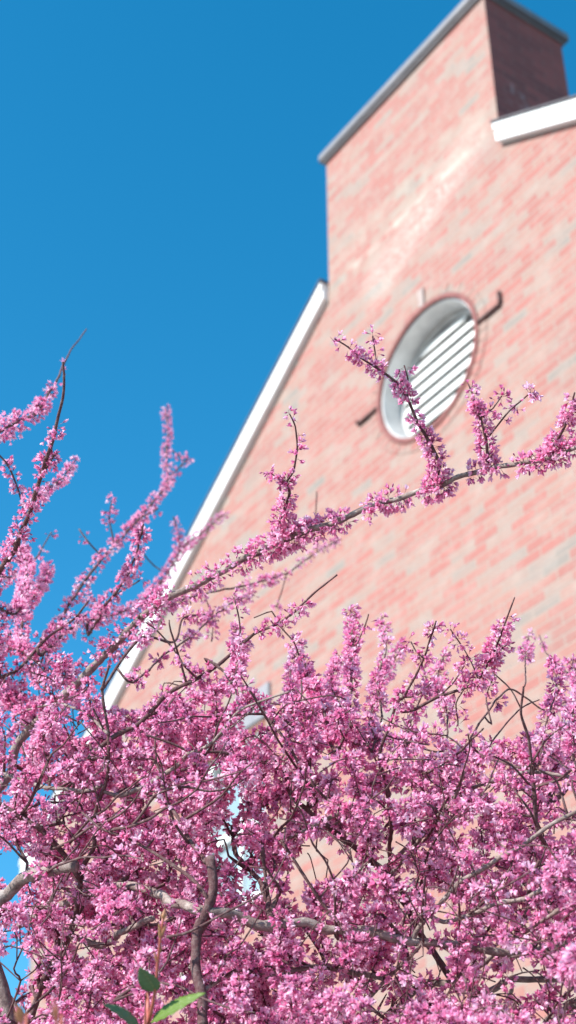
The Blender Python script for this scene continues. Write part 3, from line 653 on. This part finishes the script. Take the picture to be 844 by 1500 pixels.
limb([(840, 1434), (838, 1428), (836, 1420), (850, 1400)], 2, 1.5, 2.0, 2.0, .9, clusters=[(837, 1425, 26, 2)])
# faint shoots in front of the wall
limb([(770, 1000), (770, 960), (775, 930)], 1.5, 1, 3.2, 3.4, .35, **FAR)
limb([(860, 1010), (825, 980), (800, 955), (790, 930)], 1.8, 1, 3.0, 3.3, .5, attach=False, **FAR)
limb([(690, 1080), (745, 1010), (800, 1040), (844, 1020)], 2.0, 1.2, 2.9, 3.1, .45, **FAR)
limb([(412, 1050), (432, 1005), (445, 960)], 1.8, 1.2, 3.0, 3.3, .4, **FAR)

# thin bare-looking shoots laced through the front of the crown
for pts_, a_, b_ in (([(790, 1120), (800, 1060), (815, 1010), (812, 960)], 2.0, 1), ([(650, 1100), (655, 1050), (640, 1000), (650, 960)], 2.0, 1.1), ([(840, 1110), (835, 1060), (850, 1010), (838, 965)], 2.4, 1.2), ([(700, 1120), (725, 1080), (760, 1040), (790, 1025)], 2.0, 1.1),
                     ([(590, 1110), (600, 1060), (625, 1000), (612, 955)], 2.2, 1.1), ([(420, 1090), (432, 1030), (425, 990), (440, 940)], 2.2, 1.1), ([(545, 1100), (560, 1050), (552, 1000), (566, 950), (560, 905)], 2.2, 1.0), ([(340, 1000), (352, 960), (345, 920)], 1.8, 1.0), ([(720, 1060), (712, 1020), (726, 985)], 1.8, 1.0)):
    limb(pts_, a_, b_, 2.4, rng.uniform(2.4, 2.9), .62, nf=(4, 8), space=.024)
cnt = 0
while cnt < 30:
    px, py = rng.uniform(10, 830), rng.uniform(1060, 1540)
    if py < env(px) + 40 or holed(px, py, 5): continue
    a = math.radians(rng.choice([rng.normal(48, 14), rng.normal(122, 16), rng.normal(20, 10)], p=(.5, .35, .15))); pts = [(px, py)]
    for k in range(int(rng.integers(4, 9))):
        a += rng.normal() * .22; st_ = rng.uniform(20, 36); pts.append((pts[-1][0] + math.cos(a) * st_, pts[-1][1] - math.sin(a) * st_))
    if pts[-1][1] < env(pts[-1][0]) - 25: continue
    limb(pts, 2.9, 1.3, 2.15, rng.uniform(1.98, 2.15), .10, nf=(2, 5)); cnt += 1
# ------------------------------------------------------------------ the filling twigs: each leaves the nearest wood and ends at a spot in the crown
pts_sk = [np.array([s[0] for s in SK]), np.array([s[1] for s in SK])]
fill = []
tries = 0
while len(fill) < 1130 and tries < 26000:
    tries += 1
    px = rng.uniform(-30, 930); py = rng.uniform(900, 1570)
    if rng.random() < .22: px, py = rng.uniform(60, 300), rng.uniform(1040, 1420)
    if py < env(px) + 8 or holed(px, py, 4): continue
    d = rng.uniform(2.14, 2.6) + lean(px, py)
    tgt = at(px, py, d); dist = np.linalg.norm(pts_sk[0] - tgt, axis=1)
    # prefer wood that lies lower down than the tip
    dz = tgt[2] - pts_sk[0][:, 2]; score = dist + np.where(dz < 0.02, 0.12, 0) ; j = int(score.argmin())
    if dist[j] > 0.55 or dist[j] < 0.05: continue
    if rng.random() < 0.25:
        cand = np.argsort(score)[:25]; j = int(rng.choice(cand))
    st = pts_sk[0][j]; r0 = min(pts_sk[1][j] * .7, 0.0034); k = max(3, int(dist[j] / 0.045) + 2)
    W = [st + (tgt - st) * f for f in np.linspace(0, 1, k)]
    for i in range(1, k): W[i] = W[i] + rng.normal(size=3) * 0.011 + np.array([0, 0, 0.012 * math.sin(math.pi * i / (k - 1))])
    P_, R_ = smooth_path(W, np.linspace(r0, 0.0011, k), step=.012, wob=.3)
    fill.append((P_, R_, d))
    pts_sk[0] = np.vstack([pts_sk[0], P_[2::2]]); pts_sk[1] = np.concatenate([pts_sk[1], R_[2::2]])
print('fill twigs', len(fill), 'branches', NB)
fill.sort(key=lambda f: f[2])
WOOD = {}
for p, r_, q in SK:
    if r_ > 0.0012: WOOD.setdefault((int(q[0] // 16), int(q[1] // 16)), []).append(q)
def before_wood(q):
    gx, gy = int(q[0] // 16), int(q[1] // 16)
    for ax in (-1, 0, 1):
        for ay in (-1, 0, 1):
            for w_ in WOOD.get((gx + ax, gy + ay), ()):
                if q[2] < w_[2] + .03 and abs(w_[0] - q[0]) < 15 and abs(w_[1] - q[1]) < 15: return True
    return False
rest = []; restb = Bloom(); tot = 0
for i, (P_, R_, d) in enumerate(fill):
    bl = Bloom() if NB < 100 else restb
    T = np.gradient(P_, axis=0); 
    for k in range(1, len(P_)):
        q = project(P_[k])
        if q[1] < env(q[0]) - 14 or holed(q[0], q[1], 1) or fronted(q): continue
        if rng.random() < .78 and before_wood(q): continue
        if rng.random() < 0.8: bl.cluster(P_[k], T[k], int(rng.integers(5, 12)), 1.0, budshare=.15, r=R_[k])
    if NB < 100:
        o = wood_obj('branch', [(P_, R_, 6)], tree, M['twig']); NB += 1
        if bl.count(): bl.build('blossoms', o)
    else: rest.append((P_, R_, 5))
tw = wood_obj('twigs', rest, tree, M['twig']); tag(tw, kind='stuff')
rb = restb.build('blossoms', tw); tag(rb, kind='stuff')
print('flowers in rest', restb.count())

# ------------------------------------------------------------------ young shoots with leaves in front of the tree
def leaf_mat(name, c1, c2, tr):
    m = bpy.data.materials.new(name); m.use_nodes = True; t = m.node_tree; t.nodes.clear()
    uv = N(t, 'ShaderNodeUVMap').outputs[0]; sep = N(t, 'ShaderNodeSeparateXYZ'); t.links.new(uv, sep.inputs[0])
    ax = math_n(t, 'ABSOLUTE', sep.outputs[0])
    n = noise(t, uv, 6, 4)
    wv = math_n(t, 'SINE', math_n(t, 'MULTIPLY', math_n(t, 'SUBTRACT', sep.outputs[1], math_n(t, 'MULTIPLY', ax, .8)), 48))
    vein = ramp(t, wv, [(.86, (0, 0, 0)), (1, (1, 1, 1))]); mid = ramp(t, ax, [(.02, (1, 1, 1)), (.05, (0, 0, 0))])
    c = mix(t, n.outputs[0], c1, c2); c = mix(t, math_n(t, 'MULTIPLY', vein.outputs[0], .22), c, (.2, .3, .1)); c = mix(t, math_n(t, 'MULTIPLY', mid.outputs[0], .6), c, (.28, .32, .14))
    p = N(t, 'ShaderNodeBsdfPrincipled'); p.inputs['Roughness'].default_value = .4
    tl = N(t, 'ShaderNodeBsdfTranslucent'); mx = N(t, 'ShaderNodeMixShader'); mx.inputs[0].default_value = tr; o = N(t, 'ShaderNodeOutputMaterial')
    t.links.new(c, p.inputs[0]); t.links.new(c, tl.inputs[0]); t.links.new(p.outputs[0], mx.inputs[1]); t.links.new(tl.outputs[0], mx.inputs[2]); t.links.new(mx.outputs[0], o.inputs[0])
    bump(t, vein.outputs[0], p, .3, .001)
    return m
M['leaf'] = leaf_mat('sunlit_green_leaf', (.15, .25, .03), (.22, .33, .06), .42)  # sunlight put into this leaf's brighter green
M['leaf_shaded'] = leaf_mat('shaded_green_leaf', (.11, .20, .10), (.16, .27, .13), .25)  # bluish leaf underside, with shade put into its darker green
M['shoot'] = simple('reddish_shoot_skin', (.34, .07, .055), (.46, .13, .08), 60, .5)
M['shoot_bud'] = simple('olive_red_bud_skin', (.38, .12, .07), (.36, .24, .09), 90, .5)

def leaf_mesh(name, root_, tip, normal, width, mat, parent, curl=.12):
    root_, tip, normal = map(lambda a: np.array(a, float), (root_, tip, normal)); ax = tip - root_; L = np.linalg.norm(ax); ax /= L
    nrm = normal - ax * (normal @ ax); nrm /= np.linalg.norm(nrm); sd_ = np.cross(ax, nrm); n = 26
    vs, uvs, fs = [], [], []
    for i in range(n + 1):
        s_ = i / n; wd = width * (math.sin(math.pi * s_ ** .8) ** .8 if 0 < s_ < 1 else 0) ; wd *= 1 + (.09 if i % 2 else -.03)
        c = root_ + ax * L * s_ - nrm * curl * L * (s_ ** 2) + sd_ * .05 * L * math.sin(s_ * 3)
        for u_ in (-1, -.5, 0, .5, 1):
            vs.append(c + sd_ * wd * .5 * u_ + nrm * (abs(u_) * wd * .16 + .0006 * math.sin(s_ * 40 + u_ * 3))); uvs.append((u_ * .5, s_))
    for i in range(n):
        for j in range(4): q = i * 5 + j; fs.append((q, q + 1, q + 6, q + 5))
    me = bpy.data.meshes.new(name); me.from_pydata([tuple(v) for v in vs], [], fs); uv = me.uv_layers.new(name='UVMap')
    for l in me.loops: uv.data[l.index].uv = uvs[l.vertex_index]
    me.polygons.foreach_set('use_smooth', [True] * len(me.polygons))
    o = link_mesh(name, me, parent, [mat]); md = o.modifiers.new('thick', 'SOLIDIFY'); md.thickness = .0004
    return o

def bud_tube(a, b_, r_): # spindle
    f = np.linspace(0, 1, 7); P_ = np.array([a + (b_ - a) * s for s in f]); R_ = r_ * np.array([.5, .9, 1, .95, .75, .45, .08]); return (P_, R_, 7)

d = 1.75
def shoot(pts, r_, d, label, foot):
    W = [at(x, y, d) for x, y in pts]; base_ = np.array(foot, float)
    W = [base_, base_ * .5 + W[0] * .5 + [0.02, -.01, 0]] + W; root = empty('leafy_shoot', tuple(base_))
    tag(root, label, 'shoot', None)
    P_, R_ = smooth_path([w - base_ for w in W], np.linspace(r_ * 2, r_, len(W)), step=.01, wob=.4)
    wood_obj('stem', [(P_, R_, 8)], root, M['shoot']); return root, base_
s1, b1 = shoot([(212, 1540), (218, 1500), (224, 1470), (229, 1440), (231, 1410), (235, 1375), (239, 1345)], .0014, d, 'young green shoot with three serrated leaves on a red stem below the blossom', at(205, 1560, d) * [1, 1, 0] + [-.02, 0.0, 0])
for a_, c_, r_ in (((239, 1347), (242, 1331), .0024), ((236, 1372), (244, 1352), .0022), ((235, 1376), (233, 1352), .002), ((232, 1400), (238, 1384), .0016), ((231, 1412), (226, 1394), .0015)):
    wood_obj('bud', [bud_tube(at(*a_, d) - b1, at(*c_, d) - b1, r_)], s1, M['shoot_bud'])
leaf_mesh('leaf', at(221, 1497, d) - b1, at(294, 1447, d - .03) - b1, (-.1, -.9, .55), .024, M['leaf'], s1, .10)
leaf_mesh('leaf', at(228, 1452, d) - b1, at(204, 1419, d - .015) - b1, (-.5, -.9, .25), .024, M['leaf_shaded'], s1, .05)
leaf_mesh('leaf', at(212, 1520, d) - b1, at(160, 1466, d - .03) - b1, (-.1, -.9, .5), .020, M['leaf_shaded'], s1, .12)
for (x, y0, y1, lab) in ((30, 1540, 1468, 'blurred reddish shoot tip at the lower left corner'), (82, 1540, 1462, 'thin reddish shoot tip standing between the corner shoot and the leafy one')):
    s2, b2 = shoot([(x + 4, y0 + 40), (x + 3, y0), (x, y1 + 12)], .0012, 1.35, lab, at(x, y0 + 60, 1.35) * [1, 1, 0])
    for dx in (-5, 0, 5): wood_obj('bud', [bud_tube(at(x + dx * .4, y1 + 30, 1.35) - b2, at(x + dx - 2, y1 + abs(dx), 1.35) - b2, .0019 if x < 50 else .0012)], s2, M['shoot_bud'])
